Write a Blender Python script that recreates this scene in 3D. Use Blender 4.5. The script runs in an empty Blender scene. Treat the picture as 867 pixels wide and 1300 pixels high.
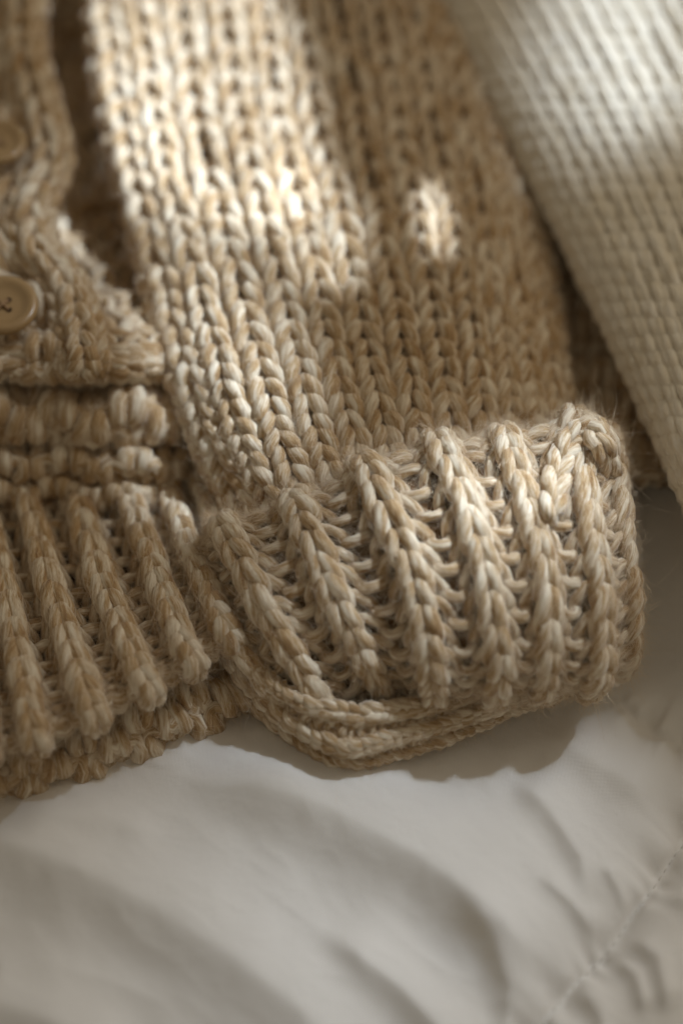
import bpy, math, random
import numpy as np
from mathutils import Vector

rng = np.random.default_rng(11)
random.seed(11)
S = bpy.context.scene

# ------------------------------------------------------------------ camera
PITCH = math.radians(55)
LENS, SENS, DIST = 70.0, 24.0, 0.525
TARGET = np.array([0.0, 0.0, 0.02])
FWD = np.array([0.0, math.cos(PITCH), -math.sin(PITCH)])
UP = np.array([0.0, math.sin(PITCH), math.cos(PITCH)])
RIGHT = np.array([1.0, 0.0, 0.0])
CAM = TARGET - FWD * DIST
cam = bpy.data.objects.new('camera', bpy.data.cameras.new('camera'))
S.collection.objects.link(cam)
cam.location = CAM.tolist()
cam.rotation_euler = (math.pi / 2 - PITCH, 0, 0)
cam.data.sensor_fit = 'HORIZONTAL'
cam.data.sensor_width = SENS
cam.data.lens = LENS
cam.data.clip_start = 0.01
cam.data.clip_end = 50
cam.data.dof.use_dof = True
cam.data.dof.focus_distance = 0.506
cam.data.dof.aperture_fstop = 2.9
cam.data.dof.aperture_blades = 9
S.camera = cam

# ------------------------------------------------------------------ light
S.view_settings.view_transform = 'Standard'
S.view_settings.look = 'None'
S.view_settings.exposure = 0.1
S.view_settings.gamma = 1.0
w = bpy.data.worlds.new('World')
S.world = w
w.use_nodes = True
w.node_tree.nodes['Background'].inputs[0].default_value = (1.0, 0.85, 0.63, 1)
w.node_tree.nodes['Background'].inputs[1].default_value = 0.165


def P(px, py, zc):
    """point at height zc (cm) above the bed that the photograph shows at px, py"""
    dx = (px - 433.5) / 867 * SENS / LENS
    dy = -(py - 650) / 867 * SENS / LENS
    d = FWD + dx * RIGHT + dy * UP
    t = (zc * 0.01 - CAM[2]) / d[2]
    return CAM + d * t


def look(o, target):
    v = Vector(target) - o.location
    o.rotation_euler = v.to_track_quat('-Z', 'Y').to_euler()


WIN = np.array([0.95, 0.62, 1.50])          # where the window light comes from


def area(name, loc, target, size, energy, col, size_y=None):
    l = bpy.data.lights.new(name, 'AREA')
    l.energy = energy
    l.color = col
    l.size = size
    if size_y:
        l.shape = 'RECTANGLE'
        l.size_y = size_y
    o = bpy.data.objects.new(name, l)
    S.collection.objects.link(o)
    o.location = loc
    look(o, target)
    return o


def shaft(px, py, z, ax, La, Lb, energy, blend=0.6, off=(0, 0, 0), rad=0.008):
    """a shaft of window light that lands as an ellipse centred on photo point px, py: long
    half-axis La along direction ax, short half-axis Lb (photo pixels), on the height z"""
    c = P(px, py, z)
    n = math.hypot(*ax)
    ax = (ax[0] / n, ax[1] / n)
    a = P(px + ax[0] * La, py + ax[1] * La, z) - c
    b = P(px - ax[1] * Lb, py + ax[0] * Lb, z) - c
    loc = WIN + np.array(off)
    d = np.linalg.norm(c - loc)
    v = Vector((c - loc).tolist())
    q = v.to_track_quat('-Z', 'Y')
    M = np.array(q.to_matrix())
    X, Y = M[:, 0], M[:, 1]
    A = np.array([[a @ X, b @ X], [a @ Y, b @ Y]])
    U, sv, _ = np.linalg.svd(A)
    roll = math.atan2(U[1, 0], U[0, 0])           # local x along the long axis
    l = bpy.data.lights.new('window_shaft', 'SPOT')
    l.energy = energy
    l.color = (0.76, 0.87, 1.0)
    l.spot_size = 2 * math.atan(sv[0] / d)
    l.spot_blend = blend
    l.shadow_soft_size = rad
    o = bpy.data.objects.new('window_shaft', l)
    S.collection.objects.link(o)
    o.location = loc.tolist()
    from mathutils import Quaternion
    o.rotation_euler = (q @ Quaternion((0, 0, 1), roll)).to_euler()
    o.scale = (1.0, sv[1] / sv[0], 1.0)
    return o


area('window_light', (0.66, 0.40, 0.74), (0.02, 0.0, 0.0), 0.75, 2.3, (1.0, 0.86, 0.66))
# sunlight that comes through the window in patches
SUN = 270
shaft(228, 75, 3.9, (.47, .88), 280, 142, SUN * 1.0, .22, rad=.005)
shaft(384, 300, 3.9, (.40, .92), 104, 70, SUN * .7, .35, rad=.005)
shaft(262, 440, 3.7, (.42, .9), 190, 76, SUN * .9, .7, rad=.012)
shaft(345, 575, 3.7, (.7, .7), 90, 60, SUN * .4, .9, rad=.012)
shaft(551, 278, 3.9, (.1, 1), 58, 26, SUN * 1.2, .5, rad=.004)
shaft(785, 40, 4.6, (.15, .98), 185, 112, SUN * .6, .7, rad=.012)
shaft(0, 330, 4.0, (.2, 1), 230, 60, SUN * .3, .9, rad=.015)
shaft(600, 680, 3.6, (1, -.24), 245, 108, SUN * 1.15, 1.0, rad=.02)
shaft(165, 190, 3.3, (.25, .97), 230, 55, SUN * .7, .95, rad=.01)
shaft(560, 1105, 0.3, (.95, .32), 260, 80, SUN * .72, 1.0, rad=.05)
shaft(330, 1210, 0.3, (.93, .36), 560, 150, SUN * .55, 1.0, rad=.08)

# ------------------------------------------------------------------ materials


def nt(name):
    m = bpy.data.materials.new(name)
    m.use_nodes = True
    n = m.node_tree
    n.nodes.clear()
    out = n.nodes.new('ShaderNodeOutputMaterial')
    b = n.nodes.new('ShaderNodeBsdfPrincipled')
    n.links.new(b.outputs[0], out.inputs[0])
    return m, n, b


def yarn_mat(name, dark, mid, light, bias=0.5, contrast=0.22, sheen=0.25, bump=0.6):
    m, n, b = nt(name)
    N, L = n.nodes, n.links
    at = N.new('ShaderNodeAttribute')
    at.attribute_name = 'fib'

    def noise(sx, sr, detail, rough=0.5, dist=0.0):
        mp = N.new('ShaderNodeVectorMath')
        mp.operation = 'MULTIPLY'
        mp.inputs[1].default_value = (sx, sr, sr)
        L.new(at.outputs['Vector'], mp.inputs[0])
        t = N.new('ShaderNodeTexNoise')
        t.inputs['Scale'].default_value = 1.0
        t.inputs['Detail'].default_value = detail
        t.inputs['Roughness'].default_value = rough
        t.inputs['Distortion'].default_value = dist
        L.new(mp.outputs[0], t.inputs['Vector'])
        return t.outputs[0]
    broad = noise(0.22, 0.9, 2, 0.5)
    fib = noise(0.55, 4.0, 3, 0.6)
    fine = noise(1.1, 11.0, 2, 0.6)

    def math_(op, a, c, clamp=False):
        q = N.new('ShaderNodeMath')
        q.operation = op
        q.use_clamp = clamp
        for i, x in enumerate((a, c)):
            if isinstance(x, (int, float)):
                q.inputs[i].default_value = x
            else:
                L.new(x, q.inputs[i])
        return q.outputs[0]
    s = math_('ADD', math_('MULTIPLY', broad, 0.55), math_('ADD', math_('MULTIPLY', fib, 0.40), math_('MULTIPLY', fine, 0.12)))
    s = math_('ADD', s, -0.035 + bias - 0.5)
    cr = N.new('ShaderNodeValToRGB')
    e = cr.color_ramp.elements
    e[0].position = 0.5 - contrast
    e[0].color = (*dark, 1)
    e[1].position = 0.5 + contrast
    e[1].color = (*light, 1)
    k = e.new(0.5)
    k.color = (*mid, 1)
    L.new(s, cr.inputs[0])
    L.new(cr.outputs[0], b.inputs['Base Color'])
    b.inputs['Roughness'].default_value = 0.85
    b.inputs['Specular IOR Level'].default_value = 0.12
    b.inputs['Sheen Weight'].default_value = sheen
    b.inputs['Sheen Roughness'].default_value = 0.45
    bp = N.new('ShaderNodeBump')
    bp.inputs['Strength'].default_value = bump
    bp.inputs['Distance'].default_value = 0.0006
    L.new(math_('ADD', fib, math_('MULTIPLY', fine, 0.7)), bp.inputs['Height'])
    L.new(bp.outputs[0], b.inputs['Normal'])
    return m


WOOL = yarn_mat('marled_wool', (0.23, 0.115, 0.045), (0.49, 0.33, 0.17), (0.84, 0.75, 0.60), bias=0.545, contrast=0.15, sheen=0.35)
CREAM = yarn_mat('cream_wool', (0.68, 0.58, 0.42), (0.80, 0.73, 0.60), (0.86, 0.82, 0.74), bias=0.55, contrast=0.22, bump=0.4)


def simple(name, col, rough=0.8, spec=0.3, **kw):
    m, n, b = nt(name)
    b.inputs['Base Color'].default_value = (*col, 1)
    b.inputs['Roughness'].default_value = rough
    b.inputs['Specular IOR Level'].default_value = spec
    for k, v in kw.items():
        b.inputs[k].default_value = v
    return m, n, b


BACK, _, _ = simple('wool_inside_shaded', (0.15, 0.085, 0.04), 0.95, 0.1)  # same wool, darkened: crevice shade between the loops is painted in
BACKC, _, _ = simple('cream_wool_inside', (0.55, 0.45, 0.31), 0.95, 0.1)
FUZZ, _, _ = simple('wool_fibre', (0.80, 0.68, 0.52), 0.6, 0.3)
FUZZD, _, _ = simple('cream_fibre', (0.84, 0.78, 0.68), 0.6, 0.3)

# ------------------------------------------------------------------ objects


def link(o, parent=None):
    S.collection.objects.link(o)
    if parent is not None:
        o.parent = parent
        if parent.type == 'EMPTY':
            o.location = (-parent.location[0], -parent.location[1], -parent.location[2])
    return o


def thing(name, label, cat, loc=(0, 0, 0)):
    o = bpy.data.objects.new(name, None)
    o.empty_display_size = 0.02
    o.location = loc
    o['label'] = label
    o['category'] = cat
    return link(o)


def mesh_obj(name, V, F, mats, parent=None, fib=None, fm=None, smooth=True):
    me = bpy.data.meshes.new(name)
    V = np.asarray(V, dtype=np.float32)
    F = np.asarray(F, dtype=np.int32)
    me.vertices.add(len(V))
    me.vertices.foreach_set('co', V.ravel())
    me.loops.add(F.size)
    me.loops.foreach_set('vertex_index', F.ravel())
    me.polygons.add(len(F))
    me.polygons.foreach_set('loop_start', np.arange(0, F.size, F.shape[1], dtype=np.int32))
    for m in mats:
        me.materials.append(m)
    if fm is not None:
        me.polygons.foreach_set('material_index', np.asarray(fm, dtype=np.int32))
    me.update(calc_edges=True)
    me.validate()
    me.polygons.foreach_set('use_smooth', np.full(len(me.polygons), smooth))
    if fib is not None:
        a = me.attributes.new('fib', 'FLOAT_VECTOR', 'POINT')
        a.data.foreach_set('vector', np.asarray(fib, dtype=np.float32).ravel())
    return link(bpy.data.objects.new(name, me), parent)


# ------------------------------------------------------------------ smooth patch through a grid of control points
def crom(A, n, axis):
    """Catmull-Rom resampling of A along axis to n samples"""
    A = np.moveaxis(A, axis, 0)
    m = A.shape[0]
    ext = np.concatenate([[2 * A[0] - A[1]], A, [2 * A[-1] - A[-2]]])
    t = np.linspace(0, m - 1, n)
    i = np.minimum(t.astype(int), m - 2)
    f = (t - i).reshape(-1, *([1] * (A.ndim - 1)))
    p0, p1, p2, p3 = ext[i], ext[i + 1], ext[i + 2], ext[i + 3]
    r = 0.5 * (2 * p1 + (p2 - p0) * f + (2 * p0 - 5 * p1 + 4 * p2 - p3) * f ** 2 + (3 * p1 - p0 - 3 * p2 + p3) * f ** 3)
    return np.moveaxis(r, 0, axis)


class Patch:
    """rows: list over v (top to bottom), each a list over u (left to right) of (px, py, z_cm)"""

    def __init__(self, rows, nu=220, nv=220):
        G = np.array([[P(*c) for c in r] for r in rows])
        G = crom(crom(G, nv, 0), nu, 1)
        self.G = G
        du = np.gradient(G, axis=1)
        dv = np.gradient(G, axis=0)
        n = np.cross(dv, du)
        n /= np.linalg.norm(n, axis=2, keepdims=True) + 1e-12
        self.Nn = n
        self.nu, self.nv = nu, nv

    def at(self, u, v):
        """u, v in 0..1 -> point, normal"""
        a = np.clip(u, 0, 1) * (self.nu - 1)
        b = np.clip(v, 0, 1) * (self.nv - 1)
        i = np.minimum(a.astype(int), self.nu - 2)
        j = np.minimum(b.astype(int), self.nv - 2)
        fa = (a - i)[..., None]
        fb = (b - j)[..., None]

        def s(T):
            return (T[j, i] * (1 - fa) + T[j, i + 1] * fa) * (1 - fb) + (T[j + 1, i] * (1 - fa) + T[j + 1, i + 1] * fa) * fb
        n = s(self.Nn)
        return s(self.G), n / (np.linalg.norm(n, axis=-1, keepdims=True) + 1e-12)


def smoothstep(x):
    x = np.clip(x, 0, 1)
    return x * x * (3 - 2 * x)


class Knit:
    """real yarn: one continuous looping strand per course, laid over a patch.
    sign(i, j) +1 = knit face, -1 = purl face; relief(u) lifts ribs (metres)"""

    def __init__(self, patch, nw, nr, r, sides=10, segs=16, sign=None, up=False, a=0.19, h=0.92, d=1.0,
                 relief=None, jit=1.0, umap=None, plies=2, twist=0.26, groove=0.045, lean=0.0, bars=False, rough=0.022, fade=0):
        C = nw * segs + 1
        tau = np.arange(C) / segs
        tau[-1] -= 1e-6
        ci = np.minimum(tau.astype(int), nw - 1)
        tt = 2 * math.pi * (tau - ci - 0.5)
        rows = np.arange(nr)
        # sign table, smoothed at column borders
        sg = np.ones((nr, nw)) if sign is None else np.array([[sign(i, j) for i in range(nw)] for j in range(nr)], float)
        fr = tau - ci
        left = sg[:, np.maximum(ci - 1, 0)]
        right = sg[:, np.minimum(ci + 1, nw - 1)]
        cur = sg[:, ci]
        wl = smoothstep(0.5 + fr / 0.36)[None]
        wr = smoothstep(0.5 + (1 - fr) / 0.36)[None]
        s = cur * wl * wr + left * (1 - wl) + right * (1 - wr)
        jr = rng.normal(0, 1, (5, nr, nw + 2))

        def jn(k):
            x = tau + 0.5
            i = np.minimum(x.astype(int), nw)
            f = smoothstep(x - i)[None]
            return jr[k][:, i] * (1 - f) + jr[k][:, i + 1] * f
        A = a * (1 + 0.12 * jit * jn(0))
        H = h * (1 + 0.07 * jit * jn(1))
        X = tau[None] + A * np.sin(2 * tt)[None] + 0.05 * jit * jn(2) + lean * np.cos(tt)[None]
        pw = (1 - s) / 2                        # 1 where the column is purl
        if bars:
            A = A * (1 - 0.6 * pw)
            H = H * (1 - 0.64 * pw)
            X = tau[None] + A * np.sin(2 * tt)[None] + 0.05 * jit * jn(2)
        c = np.cos(tt)[None] * H
        Y = rows[:, None] + 0.5 + (-c if up else c) + 0.06 * jit * jn(3)
        u = X / nw
        if umap is not None:
            u = umap(u)
        v = Y / nr
        Rr = r if not callable(r) else r(u)
        rad = Rr * (1 + 0.09 * jit * jn(4)) * np.ones_like(X)
        # the strand swells on its legs and thins where it bends
        rad = rad * (0.84 + 0.24 * np.sin(tt)[None] ** 2) * (1 - (0.14 * pw if bars else 0))
        Z = -s * d * Rr * np.cos(2 * tt)[None]
        if relief is not None:
            Z = Z + relief(X, nw) * (smoothstep((1 - Y / nr) / fade) if fade else 1)
        p, n = patch.at(u, v)
        p = p + n * Z[..., None]
        T = np.gradient(p, axis=1)
        T /= np.linalg.norm(T, axis=2, keepdims=True) + 1e-12
        B = np.cross(T, n)
        B /= np.linalg.norm(B, axis=2, keepdims=True) + 1e-12
        Nn = np.cross(B, T)
        seg = np.linalg.norm(np.diff(p, axis=1), axis=2)
        arc = np.concatenate([np.zeros((nr, 1)), np.cumsum(seg, axis=1)], axis=1)
        th = np.arange(sides) / sides * 2 * math.pi
        rr0 = float(np.mean(Rr))
        ph = th[None, None] + twist * arc[..., None] / rr0
        ring = rad[..., None] * (1 + groove * np.cos(plies * ph) + 0.03 * np.cos(7 * ph + jr[0, 0, 0])) * (1 + rough * rng.normal(0, 1, (nr, C, sides)))
        V = p[:, :, None] + ring[..., None] * (np.cos(th)[None, None, :, None] * B[:, :, None] + np.sin(th)[None, None, :, None] * Nn[:, :, None])
        rowoff = rng.uniform(0, 400, nr)[:, None, None]
        self.V = V
        self.fib = np.stack([arc[..., None] / rr0 + rowoff + 0 * ph, np.cos(ph), np.sin(ph)], -1)
        self.dirn = np.cos(th)[None, None, :, None] * B[:, :, None] + np.sin(th)[None, None, :, None] * Nn[:, :, None]
        self.T = T
        self.nr, self.nw, self.segs, self.sides, self.C = nr, nw, segs, sides, C
        self.patch = patch
        self.r0 = rr0

    def geo(self, c0, c1):
        k0, k1 = c0 * self.segs, min(c1 * self.segs, self.C - 1)
        V = self.V[:, k0:k1 + 1]
        fb = self.fib[:, k0:k1 + 1]
        nr, m, sd = V.shape[:3]
        idx = np.arange(nr * m * sd).reshape(nr, m, sd)
        a = idx[:, :-1]
        b = idx[:, 1:]
        an = np.roll(a, -1, 2)
        bn = np.roll(b, -1, 2)
        F = np.stack([a, an, bn, b], -1).reshape(-1, 4)
        # closed ends
        return V.reshape(-1, 3), F, fb.reshape(-1, 3)


def join(parts):
    Vs, Fs, fs, o = [], [], [], 0
    for V, F, fb in parts:
        Vs.append(V)
        Fs.append(F + o)
        fs.append(fb)
        o += len(V)
    return np.concatenate(Vs), np.concatenate(Fs), np.concatenate(fs)


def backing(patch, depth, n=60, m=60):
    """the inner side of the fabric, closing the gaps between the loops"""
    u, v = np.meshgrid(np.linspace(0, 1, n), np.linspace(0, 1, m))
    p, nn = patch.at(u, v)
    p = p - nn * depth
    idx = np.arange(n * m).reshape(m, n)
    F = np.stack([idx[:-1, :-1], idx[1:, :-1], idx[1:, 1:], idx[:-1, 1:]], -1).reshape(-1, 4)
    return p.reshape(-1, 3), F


def knit_obj(name, K, parent, mats, cols=None, back=0.0, bpatch=None):
    cols = cols or [(0, K.nw)]
    V, F, fb = join([K.geo(a, b) for a, b in cols])
    fm = np.zeros(len(F), int)
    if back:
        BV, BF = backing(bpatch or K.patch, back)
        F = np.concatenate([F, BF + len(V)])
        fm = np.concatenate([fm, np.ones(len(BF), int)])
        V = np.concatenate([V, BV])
        fb = np.concatenate([fb, np.zeros((len(BV), 3))])
    return mesh_obj(name, V, F, mats, parent, fb, fm)


def fuzz(K, n, parent, mat, lmin=0.002, lmax=0.006, lift=0.0012, rad=0.000022, flyaway=0.03, vmin=0.0, vmax=1.0, cols=None):
    """loose fibres that stand off the yarn"""
    nr, C, sd = K.V.shape[:3]
    j = rng.integers(int(nr * vmin), max(int(nr * vmax), 1), n)
    c = rng.integers(1, C - 1, n) if cols is None else rng.integers(cols[0] * K.segs, cols[1] * K.segs, n)
    k = rng.integers(0, sd, n)
    p = K.V[j, c, k]
    d = K.dirn[j, c, k]
    T = K.T[j, c]
    side = np.cross(T, d)
    fly = rng.random(n) < flyaway
    Lh = rng.uniform(lmin, lmax, n) * np.where(fly, 2.2, 1)
    li = lift * rng.uniform(0.2, 1.0, n) ** 1.5 * np.where(fly, 3.5, 1)
    sgn = rng.choice([-1, 1], n)
    tw = rng.normal(0.5, 0.35, n)
    m = 7
    t = np.linspace(0, 1, m)
    w1 = rng.normal(0, 1, (n, 3)) * Lh[:, None] * 0.12
    f1 = rng.uniform(2, 6, n)
    pts = (p[:, None]
           + (T * sgn[:, None])[:, None] * (Lh[:, None] * t)[..., None]
           + side[:, None] * (Lh[:, None] * (t * tw[:, None]))[..., None]
           + d[:, None] * (li[:, None] * np.sin(t * 1.7)[None])[..., None]
           + w1[:, None] * (np.sin(t[None] * f1[:, None]) * t[None])[..., None])
    hc = bpy.data.hair_curves.new('loose_fibres')
    hc.add_curves([m] * n)
    hc.attributes['position'].data.foreach_set('vector', pts.astype(np.float32).ravel())
    ra = hc.attributes.get('radius') or hc.attributes.new('radius', 'FLOAT', 'POINT')
    rv = rad * rng.uniform(0.6, 1.3, (n, 1)) * (1.0 - 0.7 * t[None])
    ra.data.foreach_set('value', rv.astype(np.float32).ravel())
    hc.materials.append(mat)
    o = bpy.data.objects.new('loose_fibres', hc)
    o['kind'] = 'stuff'
    return link(o, parent)


# ------------------------------------------------------------------ the quilt on the bed
def project(X, Y):
    q = np.stack([X - CAM[0], Y - CAM[1], 0 * X - CAM[2]], -1)
    zf = q @ FWD
    px = (q @ RIGHT) / zf * LENS / SENS * 867 + 433.5
    py = -(q @ UP) / zf * LENS / SENS * 867 + 650
    return px, py


def seg_dist(px, py, pts):
    """distance to a polyline, signed side, and position along it"""
    best = np.full(px.shape, 1e9)
    sgn = np.zeros(px.shape)
    al = np.zeros(px.shape)
    L = 0
    for (x0, y0), (x1, y1) in zip(pts[:-1], pts[1:]):
        dx, dy = x1 - x0, y1 - y0
        ll = math.hypot(dx, dy)
        t = np.clip(((px - x0) * dx + (py - y0) * dy) / ll ** 2, 0, 1)
        qx, qy = px - (x0 + t * dx), py - (y0 + t * dy)
        d = np.hypot(qx, qy)
        c = (dx * qy - dy * qx)
        m = d < best
        best = np.where(m, d, best)
        sgn = np.where(m, np.sign(c), sgn)
        al = np.where(m, L + t * ll, al)
        L += ll
    return best, sgn, al, L


SEAM = [(1500, 560), (1150, 800), (960, 960), (867, 1060), (838, 1105), (805, 1150), (775, 1195), (730, 1240), (690, 1290), (640, 1400), (560, 1700)]
SEAM2 = [(700, 815), (775, 868), (812, 905), (835, 922), (880, 935), (1000, 950), (1300, 900)]
RIDGES = [  # polyline (photo px on the bed), width below-left, width above-right, height cm
    ([(230, 985), (330, 1012), (430, 1045), (540, 1100), (640, 1180), (720, 1290)], 44, 120, 0.85),
    ([(-120, 1040), (-20, 1070), (90, 1110), (200, 1165), (300, 1225), (380, 1290), (470, 1400)], 50, 75, 0.66),
    ([(405, 1185), (450, 1215), (510, 1260), (560, 1310), (600, 1380)], 22, 44, 0.50),
    ([(-60, 1260), (60, 1300), (150, 1370)], 40, 60, 0.5),
    ([(650, 985), (700, 1035), (738, 1090), (748, 1150)], 16, 44, 0.34),
    ([(690, 925), (760, 970), (840, 1010)], 24, 50, 0.28),
    ([(575, 1130), (625, 1195), (648, 1260), (640, 1350)], 16, 34, 0.30),
    ([(680, 1115), (725, 1148), (766, 1188)], 9, 18, 0.20),
    ([(800, 1175), (835, 1215), (850, 1290)], 12, 24, 0.34),
    ([(782, 1205), (808, 1235), (820, 1290)], 8, 14, 0.22),
    ([(738, 1245), (762, 1285), (775, 1340)], 9, 16, 0.20),
    ([(845, 1120), (880, 1140), (930, 1190)], 12, 18, 0.26),
    ([(765, 1095), (790, 1130), (800, 1152)], 7, 14, 0.15),
    ([(20, 1035), (120, 1040), (210, 1075)], 18, 34, 0.16),
]


def make_quilt():
    xs = np.concatenate([np.linspace(-0.9, -0.16, 40)[:-1], np.linspace(-0.16, 0.16, 420), np.linspace(0.16, 0.9, 40)[1:]])
    ys = np.concatenate([np.linspace(-0.7, -0.22, 25)[:-1], np.linspace(-0.22, 0.06, 380), np.linspace(0.06, 1.2, 70)[1:]])
    X, Y = np.meshgrid(xs, ys)
    px, py = project(X, Y)
    Z = np.zeros_like(X)
    for pts, wl, wr, hgt in RIDGES:
        d, sg, al, L = seg_dist(px, py, pts)
        wdt = np.where(sg > 0, wl, wr)
        taper = smoothstep(al / (0.25 * L)) * smoothstep((L - al) / (0.25 * L))
        taper = 0.15 + 0.85 * taper
        Z += hgt * taper * np.exp(-(d / wdt) ** 1.6 * 0.9)
    for pts, wd, dep, fq, ph in ((SEAM, 60, 0.8, 0.07, 0.3), (SEAM2, 34, 0.30, 0.12, 1.0)):
        d, sg, al, L = seg_dist(px, py, pts)
        Z -= dep * (0.62 * np.exp(-(d / wd) ** 1.4) + 0.38 * np.exp(-(d / (wd * .17)) ** 1.2))
        pk = np.sin(al * fq + 1.7 * np.sin(al * 0.023 + ph)) * np.exp(-(d / (wd * 0.7)) ** 1.5) * (1 - np.exp(-(d / 5) ** 2))
        Z += 0.15 * pk
        pk2 = np.sin(al * fq * 2.3 + 2.3 * np.sin(al * 0.05 + ph) + sg * 1.3) * np.exp(-(d / (wd * 0.33)) ** 1.5) * (1 - np.exp(-(d / 4) ** 2))
        Z += 0.08 * pk2
    # broad puffiness and small creases
    Z += 0.20 * np.sin(px * 0.006 + 1.0 + 0.8 * np.sin(py * 0.005)) * np.cos(py * 0.0055 + 0.4)
    Z += 0.05 * np.sin(px * 0.021 + py * 0.017 + 2 * np.sin(px * 0.008)) * np.sin(py * 0.02 - px * 0.006)
    Z += 0.012 * np.sin(px * 0.06 + py * 0.045 + 3 * np.sin(py * 0.013)) * np.sin(px * 0.011 + 1)
    from mathutils import noise as mn
    sel = (px > -80) & (px < 950) & (py > 820) & (py < 1420)
    cr = np.zeros_like(Z)
    for (j_, i_) in zip(*np.nonzero(sel)):
        a_, b_ = px[j_, i_], py[j_, i_]
        n1 = mn.noise(Vector((a_ * .0075 + b_ * .003, b_ * .012 - a_ * .006, 0.3)))
        n2 = mn.noise(Vector((a_ * .02, b_ * .03 - a_ * .014, 4.3)))
        cr[j_, i_] = (0.10 * (0.35 - abs(n1)) + 0.03 * (0.3 - abs(n2)))
    Z += cr
    # pressed flat under the woollens
    press = smoothstep((940 - py + 0.0 * px) / 90) * smoothstep((830 - px) / 60)
    Z = Z * (1 - press) + press * (-0.1)
    Z = Z - 0.15
    Z *= 0.01
    n, m = X.shape
    idx = np.arange(n * m).reshape(n, m)
    F = np.stack([idx[:-1, :-1], idx[:-1, 1:], idx[1:, 1:], idx[1:, :-1]], -1).reshape(-1, 4)
    mt, nn, b = simple('quilt_cotton', (0.80, 0.775, 0.74), 0.62, 0.25)
    b.inputs['Sheen Weight'].default_value = 0.15
    N, L_ = nn.nodes, nn.links
    tc = N.new('ShaderNodeTexCoord')
    w1 = N.new('ShaderNodeTexWave')
    w1.inputs['Scale'].default_value = 900
    w1.inputs['Distortion'].default_value = 0.6
    w2 = N.new('ShaderNodeTexWave')
    w2.bands_direction = 'Y'
    w2.inputs['Scale'].default_value = 900
    w2.inputs['Distortion'].default_value = 0.6
    ns = N.new('ShaderNodeTexNoise')
    ns.inputs['Scale'].default_value = 120
    ns.inputs['Detail'].default_value = 5
    for q in (w1, w2, ns):
        L_.new(tc.outputs['Object'], q.inputs['Vector'])
    ad = N.new('ShaderNodeMath')
    L_.new(w1.outputs['Fac'], ad.inputs[0])
    L_.new(w2.outputs['Fac'], ad.inputs[1])
    b1 = N.new('ShaderNodeBump')
    b1.inputs['Strength'].default_value = 0.25
    b1.inputs['Distance'].default_value = 0.0001
    L_.new(ad.outputs[0], b1.inputs['Height'])
    b2 = N.new('ShaderNodeBump')
    b2.inputs['Strength'].default_value = 0.35
    b2.inputs['Distance'].default_value = 0.0012
    L_.new(ns.outputs[0], b2.inputs['Height'])
    L_.new(b1.outputs[0], b2.inputs['Normal'])
    L_.new(b2.outputs[0], b.inputs['Normal'])
    q = mesh_obj('quilt', np.stack([X, Y, Z], -1).reshape(-1, 3), F, [mt])
    q['label'] = 'crumpled white cotton quilt spread under the knitwear'
    q['category'] = 'quilt'
    # sewing thread: short raised stitches along the seams
    tm, _, _ = simple('seam_thread', (0.70, 0.67, 0.63), 0.6, 0.3)
    Vs, Fs, o = [], [], 0
    from bisect import bisect_right
    def hz(x, y):
        i = min(max(int(np.searchsorted(xs, x)), 1), len(xs) - 1)
        j = min(max(int(np.searchsorted(ys, y)), 1), len(ys) - 1)
        return float(Z[j, i])
    for pts, a0, a1 in ((SEAM, 300, 1250),):
        cum = [0]
        for p, q2 in zip(pts[:-1], pts[1:]):
            cum.append(cum[-1] + math.hypot(q2[0] - p[0], q2[1] - p[1]))
        s_ = a0
        while s_ < min(a1, cum[-1] - 12):
            ends = []
            for e in (s_, s_ + 9):
                k = min(bisect_right(cum, e) - 1, len(pts) - 2)
                f = (e - cum[k]) / (cum[k + 1] - cum[k])
                g = P(pts[k][0] + f * (pts[k + 1][0] - pts[k][0]), pts[k][1] + f * (pts[k + 1][1] - pts[k][1]), 0)
                g[2] = hz(g[0], g[1]) - 0.00012
                ends.append(g)
            A, B_ = ends
            t = (B_ - A)
            sd = np.cross(t, [0, 0, 1.0])
            sd /= np.linalg.norm(sd)
            for f in np.linspace(0, 1, 5):
                c = A + t * f
                c = c + np.array([0, 0, 0.00035 * math.sin(f * math.pi)])
                rr = 0.00022
                for an in range(5):
                    Vs.append(c + sd * rr * math.cos(an * 1.2566) + np.array([0, 0, rr * math.sin(an * 1.2566)]))
            for k in range(4):
                for an in range(5):
                    Fs.append((o + k * 5 + an, o + k * 5 + (an + 1) % 5, o + (k + 1) * 5 + (an + 1) % 5, o + (k + 1) * 5 + an))
            o += 25
            s_ += 13
    mesh_obj('seam_stitching', Vs, Fs, [tm], q)
    return q


make_quilt()

# ------------------------------------------------------------------ the cardigan
cardigan = thing('cardigan', 'chunky beige marled knit cardigan folded on the quilt, sleeve with turned-up cuff on top', 'cardigan', (0, 0.02, 0))
MW = [WOOL, BACK]


def rows_from(ys, cols):
    """cols: list of (x at each y, dy, z at each y)"""
    R = []
    for k, y in enumerate(ys):
        R.append([((c[0][k] if hasattr(c[0], '__len__') else c[0]),
                   y + (c[1][k] if hasattr(c[1], '__len__') else c[1]),
                   (c[2][k] if hasattr(c[2], '__len__') else c[2])) for c in cols])
    return R


# --- sleeve: a flattened tube of stocking stitch
ys = [-110, 20, 150, 280, 400, 500, 590, 680]
LE = [118, 130, 150, 182, 215, 246, 282, 335]
RE = [610, 640, 664, 686, 704, 714, 716, 712]


def lerp(f, dx=0):
    return [l + (r - l) * f + dx for l, r in zip(LE, RE)]


def sz(z):
    return [z, z, z, z, z, z - .05, z - .55 * min(1, z / 3), z - 1.2 * min(1, z / 3)]


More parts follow.
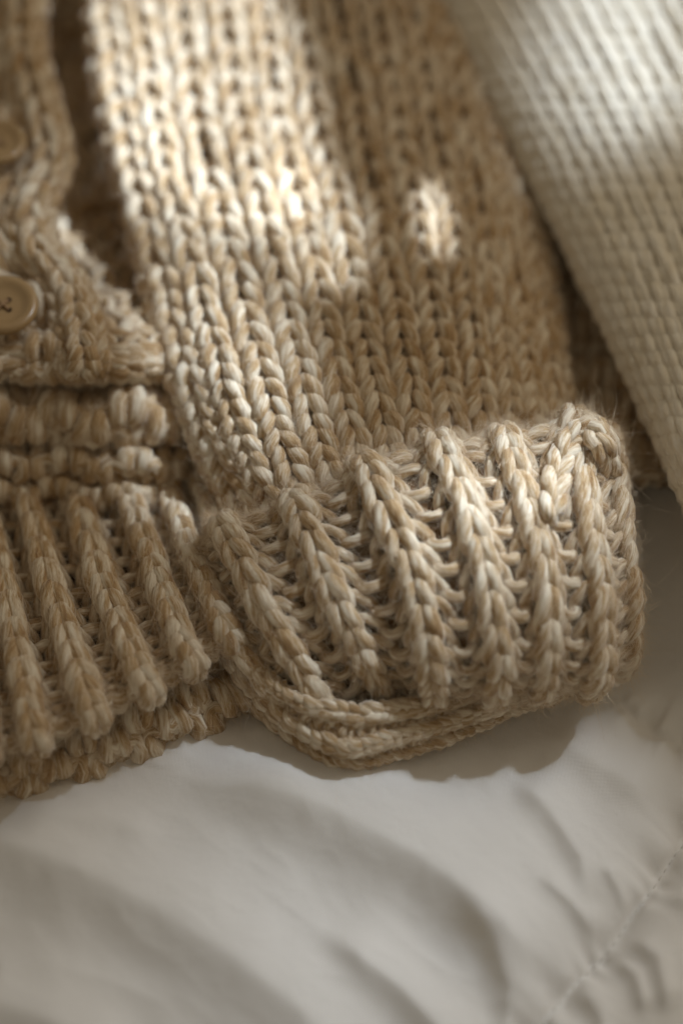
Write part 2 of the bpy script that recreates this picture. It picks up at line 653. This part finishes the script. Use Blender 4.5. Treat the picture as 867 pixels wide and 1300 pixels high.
sl_top = Patch(rows_from(ys, [
    (lerp(0, 30), 8, 1.2), (lerp(0, 0), 0, sz(2.5)), (lerp(.08), 0, sz(3.75)), (lerp(.27), -4, sz(4.1)), (lerp(.45), -6, sz(4.0)),
    (lerp(.63), -6, sz(3.8)), (lerp(.80), -3, sz(3.4)), (lerp(.92), 0, sz(2.9)), (lerp(1, 0), 4, sz(2.0)), (lerp(1, -30), 8, 1.2)]))
K = Knit(sl_top, 17, 30, lambda u: 0.00198 + 0.0009 * np.exp(-((u - 2.5 / 17) / 0.03) ** 2), sides=10, segs=18, up=True, a=0.21, h=0.95, d=0.95,
         relief=lambda X, nw: 0.0024 * np.exp(-((X - 2.5) / 0.6) ** 2), rough=0.035)
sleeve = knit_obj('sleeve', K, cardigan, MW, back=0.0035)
fuzz(K, 50000, sleeve, FUZZ, vmin=0.2, rad=0.000028)
fuzz(K, 5000, sleeve, FUZZ, vmin=0.3, rad=0.000026, lmin=.004, lmax=.009, lift=.003)

# --- turned-up cuff in one-by-one rib
#             top curl   top edge  ...                       ... bottom, curl under
rib_lines = [
    # px, py per control row; each line is one knit rib, from the free edge down to the fold
    [(276, 770), (250, 712), (254, 716), (292, 796), (346, 876), (400, 930), (414, 944), (418, 932)],
    [(300, 690), (287, 672), (292, 682), (330, 752), (372, 826), (416, 896), (438, 928), (440, 918)],
    [(392, 660), (378, 640), (382, 650), (408, 712), (444, 790), (478, 854), (492, 882), (492, 872)],
    [(478, 620), (462, 596), (470, 606), (506, 680), (534, 765), (550, 848), (552, 882), (550, 872)],
    [(556, 588), (554, 566), (562, 576), (596, 660), (622, 755), (634, 845), (628, 880), (625, 868)],
    [(640, 580), (640, 558), (644, 570), (672, 650), (692, 745), (694, 840), (686, 874), (682, 862)],
    [(716, 580), (726, 536), (726, 552), (742, 650), (756, 745), (758, 840), (748, 872), (744, 860)],
    [(762, 600), (770, 556), (774, 580), (784, 665), (794, 745), (796, 815), (786, 846), (780, 840)],
    [(752, 640), (758, 620), (764, 640), (778, 690), (788, 750), (790, 800), (780, 825), (775, 820)],
]
zt = [1.9, 2.9, 3.6, 4.3, 4.5, 4.4, 4.1, 3.0, 1.0]
prof = [-1.3, .0, .3, .15, -.5, -1.6, -2.8, -3.3]
cuff_rows = []
for k in range(8):
    cuff_rows.append([(rib_lines[i][k][0], rib_lines[i][k][1], max(zt[i] + prof[k] * min(1, zt[i] / 2.0), .15)) for i in range(9)])
cp = Patch(cuff_rows)
NW = 17      # knit rib at even columns, purl valley at odd


def cuff_u(u):
    # rib centres land on the control lines; ribs a little wider than the valleys
    x = u * NW - 0.5                       # column centres at integers
    x = x - 0.07 * np.sin(math.pi * x)
    return x / (NW - 1)


def cuff_relief(X, nw):
    return 0.0015 * np.tanh(1.6 * np.cos((X - 0.5) * math.pi))


Kc = Knit(cp, NW, 19, lambda u: 0.00200 - 0.0003 * np.clip(u, 0, 1), sides=12, segs=20, sign=lambda i, j: 1 if i % 2 == 0 else -1, up=False,
          a=0.21, h=0.95, d=0.8, rough=0.035, relief=cuff_relief, umap=cuff_u, bars=True)
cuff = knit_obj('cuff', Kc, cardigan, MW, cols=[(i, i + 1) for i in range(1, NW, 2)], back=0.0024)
cuff['label'] = 'turned-up ribbed cuff at the end of the sleeve'
for i in range(0, NW, 2):
    rb = knit_obj('rib', Kc, cuff, [WOOL], cols=[(i, i + 1)])
fuzz(Kc, 60000, cuff, FUZZ, lmin=0.0015, lmax=0.0055, lift=0.0014, rad=0.000028, flyaway=0.02)
fuzz(Kc, 9000, cuff, FUZZ, rad=0.000026, lmin=.004, lmax=.009, lift=.003)

# --- curled corner of the cuff's free edge, upper right
arc = [(700, 655), (706, 604), (722, 562), (744, 546), (765, 566), (775, 612), (778, 660)]
rws = []
for x_, y_ in arc:
    dx_, dy_ = x_ - 740, y_ - 625
    q_ = math.hypot(dx_, dy_)
    dx_, dy_ = dx_ / q_, dy_ / q_
    low = 1.6 if x_ > 770 else 0.0
    rws.append([(x_ - dx_ * 16, y_ - dy_ * 16, 3.6 - low), (x_ - dx_ * 10, y_ - dy_ * 10, 4.4 - low), (x_, y_, 4.9 - low),
                (x_ + dx_ * 10, y_ + dy_ * 10, 4.5 - low), (x_ + dx_ * 12, y_ + dy_ * 12, 3.6 - low)])
Kcc = Knit(Patch(rws), 3, 11, 0.0018, sides=12, segs=16, a=0.19, h=0.95, d=0.8)
cc = knit_obj('curled_corner', Kcc, cuff, MW, back=0.002)
fuzz(Kcc, 3000, cuff, FUZZ, rad=0.000026)

# --- inner layer of the cuff showing below the fold
lip = Patch([
    [(300, 800, 1.9), (360, 870, 1.9), (440, 895, 1.9), (520, 890, 1.6), (590, 882, 1.2), (660, 862, 1.0), (720, 850, .9)],
    [(254, 755, 1.45), (330, 868, 1.45), (425, 932, 1.5), (505, 922, 1.3), (585, 902, 1.1), (660, 876, 1.0), (725, 862, .8)],
    [(240, 752, 1.0), (318, 878, 1.0), (425, 953, 1.0), (508, 944, .9), (590, 918, .8), (664, 888, .7), (730, 868, .6)],
    [(242, 750, .5), (320, 880, .5), (427, 960, .45), (508, 950, .4), (590, 922, .35), (664, 890, .25), (728, 868, .2)],
    [(262, 748, .2), (335, 866, .2), (435, 942, .1), (505, 933, .1), (585, 905, .1), (660, 875, .1), (720, 856, .1)],
])
lip.G = lip.G.transpose(1, 0, 2)[:, ::-1].copy()
lip.Nn = lip.Nn.transpose(1, 0, 2)[:, ::-1].copy()
Kl = Knit(lip, 7, 38, 0.0015, sides=12, segs=16, up=True, a=0.19, h=0.95, d=0.8, jit=1.4, bars=True,
          sign=lambda i, j: 1 if i % 2 == 0 else -1, relief=lambda X, nw: 0.0007 * np.cos((X - .5) * math.pi))
inner = knit_obj('cuff_lining', Kl, cardigan, MW, back=0.002)
fuzz(Kl, 12000, inner, FUZZ, lmin=0.0015, lmax=0.005, lift=0.0012)

# --- front panel with the button band (left edge of the picture)
ys = [-100, 0, 60, 130, 200, 260, 310, 360, 410, 450, 470, 472]
E = [30, 34, 34, 52, 68, 48, 50, 88, 106, 112, 112, 112]
zz = [4.0, 4.0, 4.0, 4.0, 4.0, 4.0, 4.0, 4.0, 4.0, 4.0, 3.7, 3.4]
fp = Patch(rows_from(ys, [
    (-150, 0, zz), (-90, 0, zz), (-40, 0, zz), ([e - 60 for e in E], 0, zz), ([e - 25 for e in E], 0, zz),
    ([e - 10 for e in E], 0, [z - .2 for z in zz]), ([e - 8 for e in E], 2, [z - .8 for z in zz]), ([e - 18 for e in E], 4, [z - 1.4 for z in zz])]))
Kf = Knit(fp, 8, 17, 0.0024, sides=8, segs=14, sign=lambda i, j: -1 if (i + j) % 2 else 1, a=0.16, h=0.9, d=0.9)
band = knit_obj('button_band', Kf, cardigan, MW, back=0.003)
fuzz(Kf, 9000, band, FUZZ, vmin=0.5)

# rolled edge of the band: two chains that follow the scallops
yk = ys
ep = Patch(rows_from(yk, [
    ([e - 30 for e in E], 4, [z + .1 for z in zz]), ([e - 14 for e in E], 0, [z + .5 for z in zz]), ([e + 8 for e in E], 0, [z + .35 for z in zz]),
    ([e + 14 for e in E], 4, [z - .2 for z in zz]), ([e + 4 for e in E], 8, [z - .8 for z in zz])]))
Ke = Knit(ep, 3, 26, 0.0020, sides=8, segs=14, up=True, a=0.18, h=0.9, d=0.8)
knit_obj('rolled_edge', Ke, band, MW, back=0.001)

# --- panel in shadow between the front and the sleeve
mp = Patch(rows_from([-100, 20, 140, 260, 350, 420, 455, 470, 472], [
    (10, 0, [.6, .6, .6, .7, 1.9, 3.6, 3.7, 3.6, 3.2]), (60, 0, [.6, .6, .6, .7, 1.9, 3.6, 3.7, 3.6, 3.2]),
    (110, 0, [.6, .6, .6, .7, 1.9, 3.6, 3.7, 3.6, 3.2]), (160, 0, [.5, .5, .5, .6, 1.6, 3.4, 3.6, 3.5, 3.1]),
    (205, 0, [.4, .4, .4, .4, .8, 2.6, 3.1, 3.1, 2.8])]))
Km = Knit(mp, 5, 19, 0.0023, sides=8, segs=12, sign=lambda i, j: -1, a=0.16, h=0.9, d=0.9)
knit_obj('side_panel', Km, cardigan, MW, back=0.003)

# --- folded edges stacked below the button band


def roll(name, ytop, ybot, z, x0, x1, nw, nr, r, slope=0.0, sign=None):
    xs_ = np.linspace(x0, x1, 6)
    rws = []
    hgt = ybot - ytop
    for f, dz in ((-.25, -1.3), (-.02, -.55), (.28, 0.0), (.6, .02), (.86, -.3), (1.0, -.7), (.9, -1.0)):
        rws.append([(x, ytop + f * hgt + slope * (x - x0) + 4 * math.sin(x * .035 + ytop), z + dz - (0.35 if i == 5 else 0)) for i, x in enumerate(xs_)])
    pt = Patch(rws)
    Kr = Knit(pt, nw, nr, r, sides=10, segs=14, sign=sign or (lambda i, j: -1 if (i + j) % 2 else 1), a=0.17, h=0.9, d=0.8, jit=1.5)
    o = knit_obj(name, Kr, cardigan, MW, back=0.0025)
    return Kr, o


roll('folded_edge', 612, 636, 1.3, -70, 218, 7, 4, 0.0024)
roll('folded_edge', 574, 602, 1.9, -70, 240, 7, 4, 0.0024)
Kr, o = roll('folded_edge', 494, 556, 2.75, -70, 226, 7, 4, 0.0026)
fuzz(Kr, 8000, o, FUZZ)

# --- front hem in rib
hem_lines = [
    [(-190, 600), (-150, 680), (-130, 760), (-118, 840), (-110, 910), (-104, 950), (-104, 950)],
    [(-98, 600), (-68, 680), (-46, 760), (-32, 840), (-22, 905), (-16, 945), (-16, 945)],
    [(-42, 600), (-14, 670), (6, 750), (24, 830), (36, 890), (44, 935), (44, 935)],
    [(22, 600), (38, 660), (62, 740), (84, 810), (104, 868), (116, 905), (116, 906)],
    [(86, 600), (104, 660), (126, 730), (150, 790), (170, 840), (184, 872), (184, 874)],
    [(150, 600), (170, 655), (190, 710), (210, 760), (228, 808), (240, 840), (240, 843)],
    [(205, 600), (222, 650), (240, 700), (258, 740), (274, 778), (288, 808), (288, 812)],
    [(245, 600), (262, 640), (280, 680), (300, 720), (318, 752), (330, 778), (330, 780)],
]
hz_ = [0.6, 1.1, 1.75, 2.1, 2.25, 2.15, 1.8]
hp = Patch([[(*hem_lines[i][k], hz_[k]) for i in range(8)] for k in range(7)])
NH = 15
Kh = Knit(hp, NH, 16, 0.0021, sides=10, segs=18, sign=lambda i, j: 1 if i % 2 == 0 else -1, a=0.22, h=0.95, d=0.85, bars=True, fade=0.16,
          relief=lambda X, nw: 0.0029 * np.tanh(1.6 * np.cos((X - .5) * math.pi)), umap=lambda u: (u * NH - .5 - 0.05 * np.sin(math.pi * (u * NH - .5))) / (NH - 1))
hem = knit_obj('front_hem', Kh, cardigan, MW, cols=[(i, i + 1) for i in range(1, NH, 2)], back=0.0045)
for i in range(0, NH, 2):
    knit_obj('rib', Kh, hem, [WOOL], cols=[(i, i + 1)])
fuzz(Kh, 26000, hem, FUZZ, rad=0.000028)

# --- back hem below it
bh = Patch([
    [(-120, 935, .6), (0, 920, .65), (90, 900, .65), (180, 850, .65), (260, 800, .6), (340, 740, .55)],
    [(-120, 970, .8), (0, 958, .85), (90, 938, .85), (180, 892, .85), (265, 848, .8), (350, 800, .7)],
    [(-120, 1005, .6), (0, 990, .65), (95, 965, .65), (190, 928, .65), (290, 892, .6), (360, 860, .5)],
    [(-120, 1020, .15), (0, 1004, .15), (98, 978, .15), (196, 942, .15), (300, 903, .15), (370, 870, .1)],
    [(-120, 1005, -.05), (0, 990, -.05), (95, 965, -.05), (190, 928, -.05), (290, 892, -.05), (360, 860, -.05)],
])
Kb = Knit(bh, 13, 5, 0.0023, sides=10, segs=16, sign=lambda i, j: -1 if (i + j) % 2 else 1, a=0.17, h=0.9, d=0.8, jit=1.4)
o = knit_obj('back_hem', Kb, cardigan, MW, back=0.002)
fuzz(Kb, 9000, o, FUZZ)

# --- lower layer at the right, under the sleeve and the cream sweater
rp = Patch(rows_from([60, 180, 300, 400, 480, 550, 590, 605, 600], [
    (600, 0, 1.0), (660, 0, 1.05), (730, 0, 1.05), (800, 0, 1.0), (870, 0, .9), (950, 0, .7)]))
Kq = Knit(rp, 9, 15, 0.0024, sides=8, segs=12, sign=lambda i, j: 1 if j % 3 else -1, a=0.17, h=0.9, d=0.9)
knit_obj('back_panel', Kq, cardigan, MW, back=0.003)

# --- buttons
HORN, hn, hb = simple('horn_button', (0.30, 0.20, 0.10), 0.3, 0.5)
ns = hn.nodes.new('ShaderNodeTexNoise')
ns.inputs['Scale'].default_value = 160
ns.inputs['Distortion'].default_value = 1.5
rp_ = hn.nodes.new('ShaderNodeValToRGB')
rp_.color_ramp.elements[0].position = .35
rp_.color_ramp.elements[0].color = (.27, .16, .07, 1)
rp_.color_ramp.elements[1].position = .7
rp_.color_ramp.elements[1].color = (.44, .30, .14, 1)
hn.links.new(ns.outputs[0], rp_.inputs[0])
hn.links.new(rp_.outputs[0], hb.inputs['Base Color'])
hb.inputs['Coat Weight'].default_value = 0.3
hb.inputs['Coat Roughness'].default_value = 0.25
THR, _, _ = simple('button_thread', (0.32, 0.2, 0.11), 0.8, 0.2)


def button(px, py, z, R, tilt):
    prof_ = [(0.0, .10), (.20, .10), (.45, .115), (.58, .15), (.68, .22), (.78, .275), (.88, .28), (.95, .24), (1.0, .15), (.99, .05), (.93, 0), (0.5, -.02), (0, -.02)]
    n = 64
    holes = [(.17, .17), (-.17, .17), (-.17, -.17), (.17, -.17)]
    V, F = [], []
    for r_, h_ in prof_:
        for k in range(n):
            a = 2 * math.pi * k / n
            V.append((R * r_ * math.cos(a), R * r_ * math.sin(a), R * h_))
    for i in range(len(prof_) - 1):
        for k in range(n):
            F.append((i * n + k, i * n + (k + 1) % n, (i + 1) * n + (k + 1) % n, (i + 1) * n + k))
    me = bpy.data.meshes.new('button')
    me.from_pydata(V, [], F)
    me.materials.append(HORN)
    me.polygons.foreach_set('use_smooth', np.full(len(me.polygons), True))
    b = link(bpy.data.objects.new('button', me), cardigan)
    g = P(px, py, z)
    b.location = (g - np.array(cardigan.location)).tolist()
    b.rotation_euler = tilt
    # holes: shallow cups, inside shade painted dark, with thread crossing between them
    hm, _, _ = simple('button_hole_shade', (0.06, 0.035, 0.02), .9, .1)
    for hx, hy in holes:
        V, F = [], []
        m_ = 14
        for rr, zz_ in ((.085, .118), (.075, .125), (.06, .110), (.0, .108)):
            for k in range(m_):
                a = 2 * math.pi * k / m_
                V.append((R * (hx + rr * math.cos(a)), R * (hy + rr * math.sin(a)), R * zz_))
        for i in range(3):
            for k in range(m_):
                F.append((i * m_ + k, i * m_ + (k + 1) % m_, (i + 1) * m_ + (k + 1) % m_, (i + 1) * m_ + k))
        mesh_obj('hole', V, F, [hm], b)
    for (x0, y0), (x1, y1) in ((holes[0], holes[2]), (holes[1], holes[3])):
        V, F = [], []
        for s_ in range(9):
            f = s_ / 8
            c = np.array([R * (x0 + (x1 - x0) * f), R * (y0 + (y1 - y0) * f), R * (.11 + .07 * math.sin(f * math.pi))])
            t = np.array([x1 - x0, y1 - y0, 0.0])
            t /= np.linalg.norm(t)
            sd = np.array([-t[1], t[0], 0])
            for k in range(8):
                a = 2 * math.pi * k / 8
                V.append(c + sd * R * .045 * math.cos(a) + np.array([0, 0, R * .045 * math.sin(a)]))
        for s_ in range(8):
            for k in range(8):
                F.append((s_ * 8 + k, s_ * 8 + (k + 1) % 8, (s_ + 1) * 8 + (k + 1) % 8, (s_ + 1) * 8 + k))
        mesh_obj('thread', V, F, [THR], b)
    return b


button(-4, 183, 4.9, 0.0084, (0.05, 0.1, 0.4))
button(4, 390, 4.85, 0.0094, (0.10, 0.06, 0.1))

# ------------------------------------------------------------------ the cream sweater
cream = thing('sweater', 'cream ribbed knit sweater lying across the upper right corner', 'sweater', (0.1, 0.1, 0))
ys = [-120, 0, 100, 200, 300, 400, 500, 600, 700]
EL = [486, 556, 614, 668, 720, 768, 815, 860, 905]


def cl(dx, sp=0.0):
    return [e + dx + sp * (600 - y) / 600 * 60 for e, y in zip(EL, ys)]


wp = Patch(rows_from(ys, [
    (cl(40), 6, 1.6), (cl(6), 2, 2.4), (cl(0), 0, 3.1), (cl(28, .2), 0, 3.8), (cl(75, .5), 0, 4.3), (cl(130, .8), 0, 4.6),
    (cl(190, 1.0), 0, 4.7), (cl(260, 1.2), 0, 4.6), (cl(340, 1.4), 0, 4.3), (cl(430, 1.6), 0, 3.9)]))
Kw = Knit(wp, 24, 38, 0.0016, sides=8, segs=14, up=True, a=0.16, h=1.0, d=0.6,
          umap=lambda u: (u * 24 + 0.085 * np.sin(2 * math.pi * u * 24)) / 24,
          relief=lambda X, nw: -0.0008 * np.cos(2 * math.pi * X))
cb = knit_obj('knitted_front', Kw, cream, [CREAM, BACKC], back=0.002)
fuzz(Kw, 16000, cb, FUZZD)
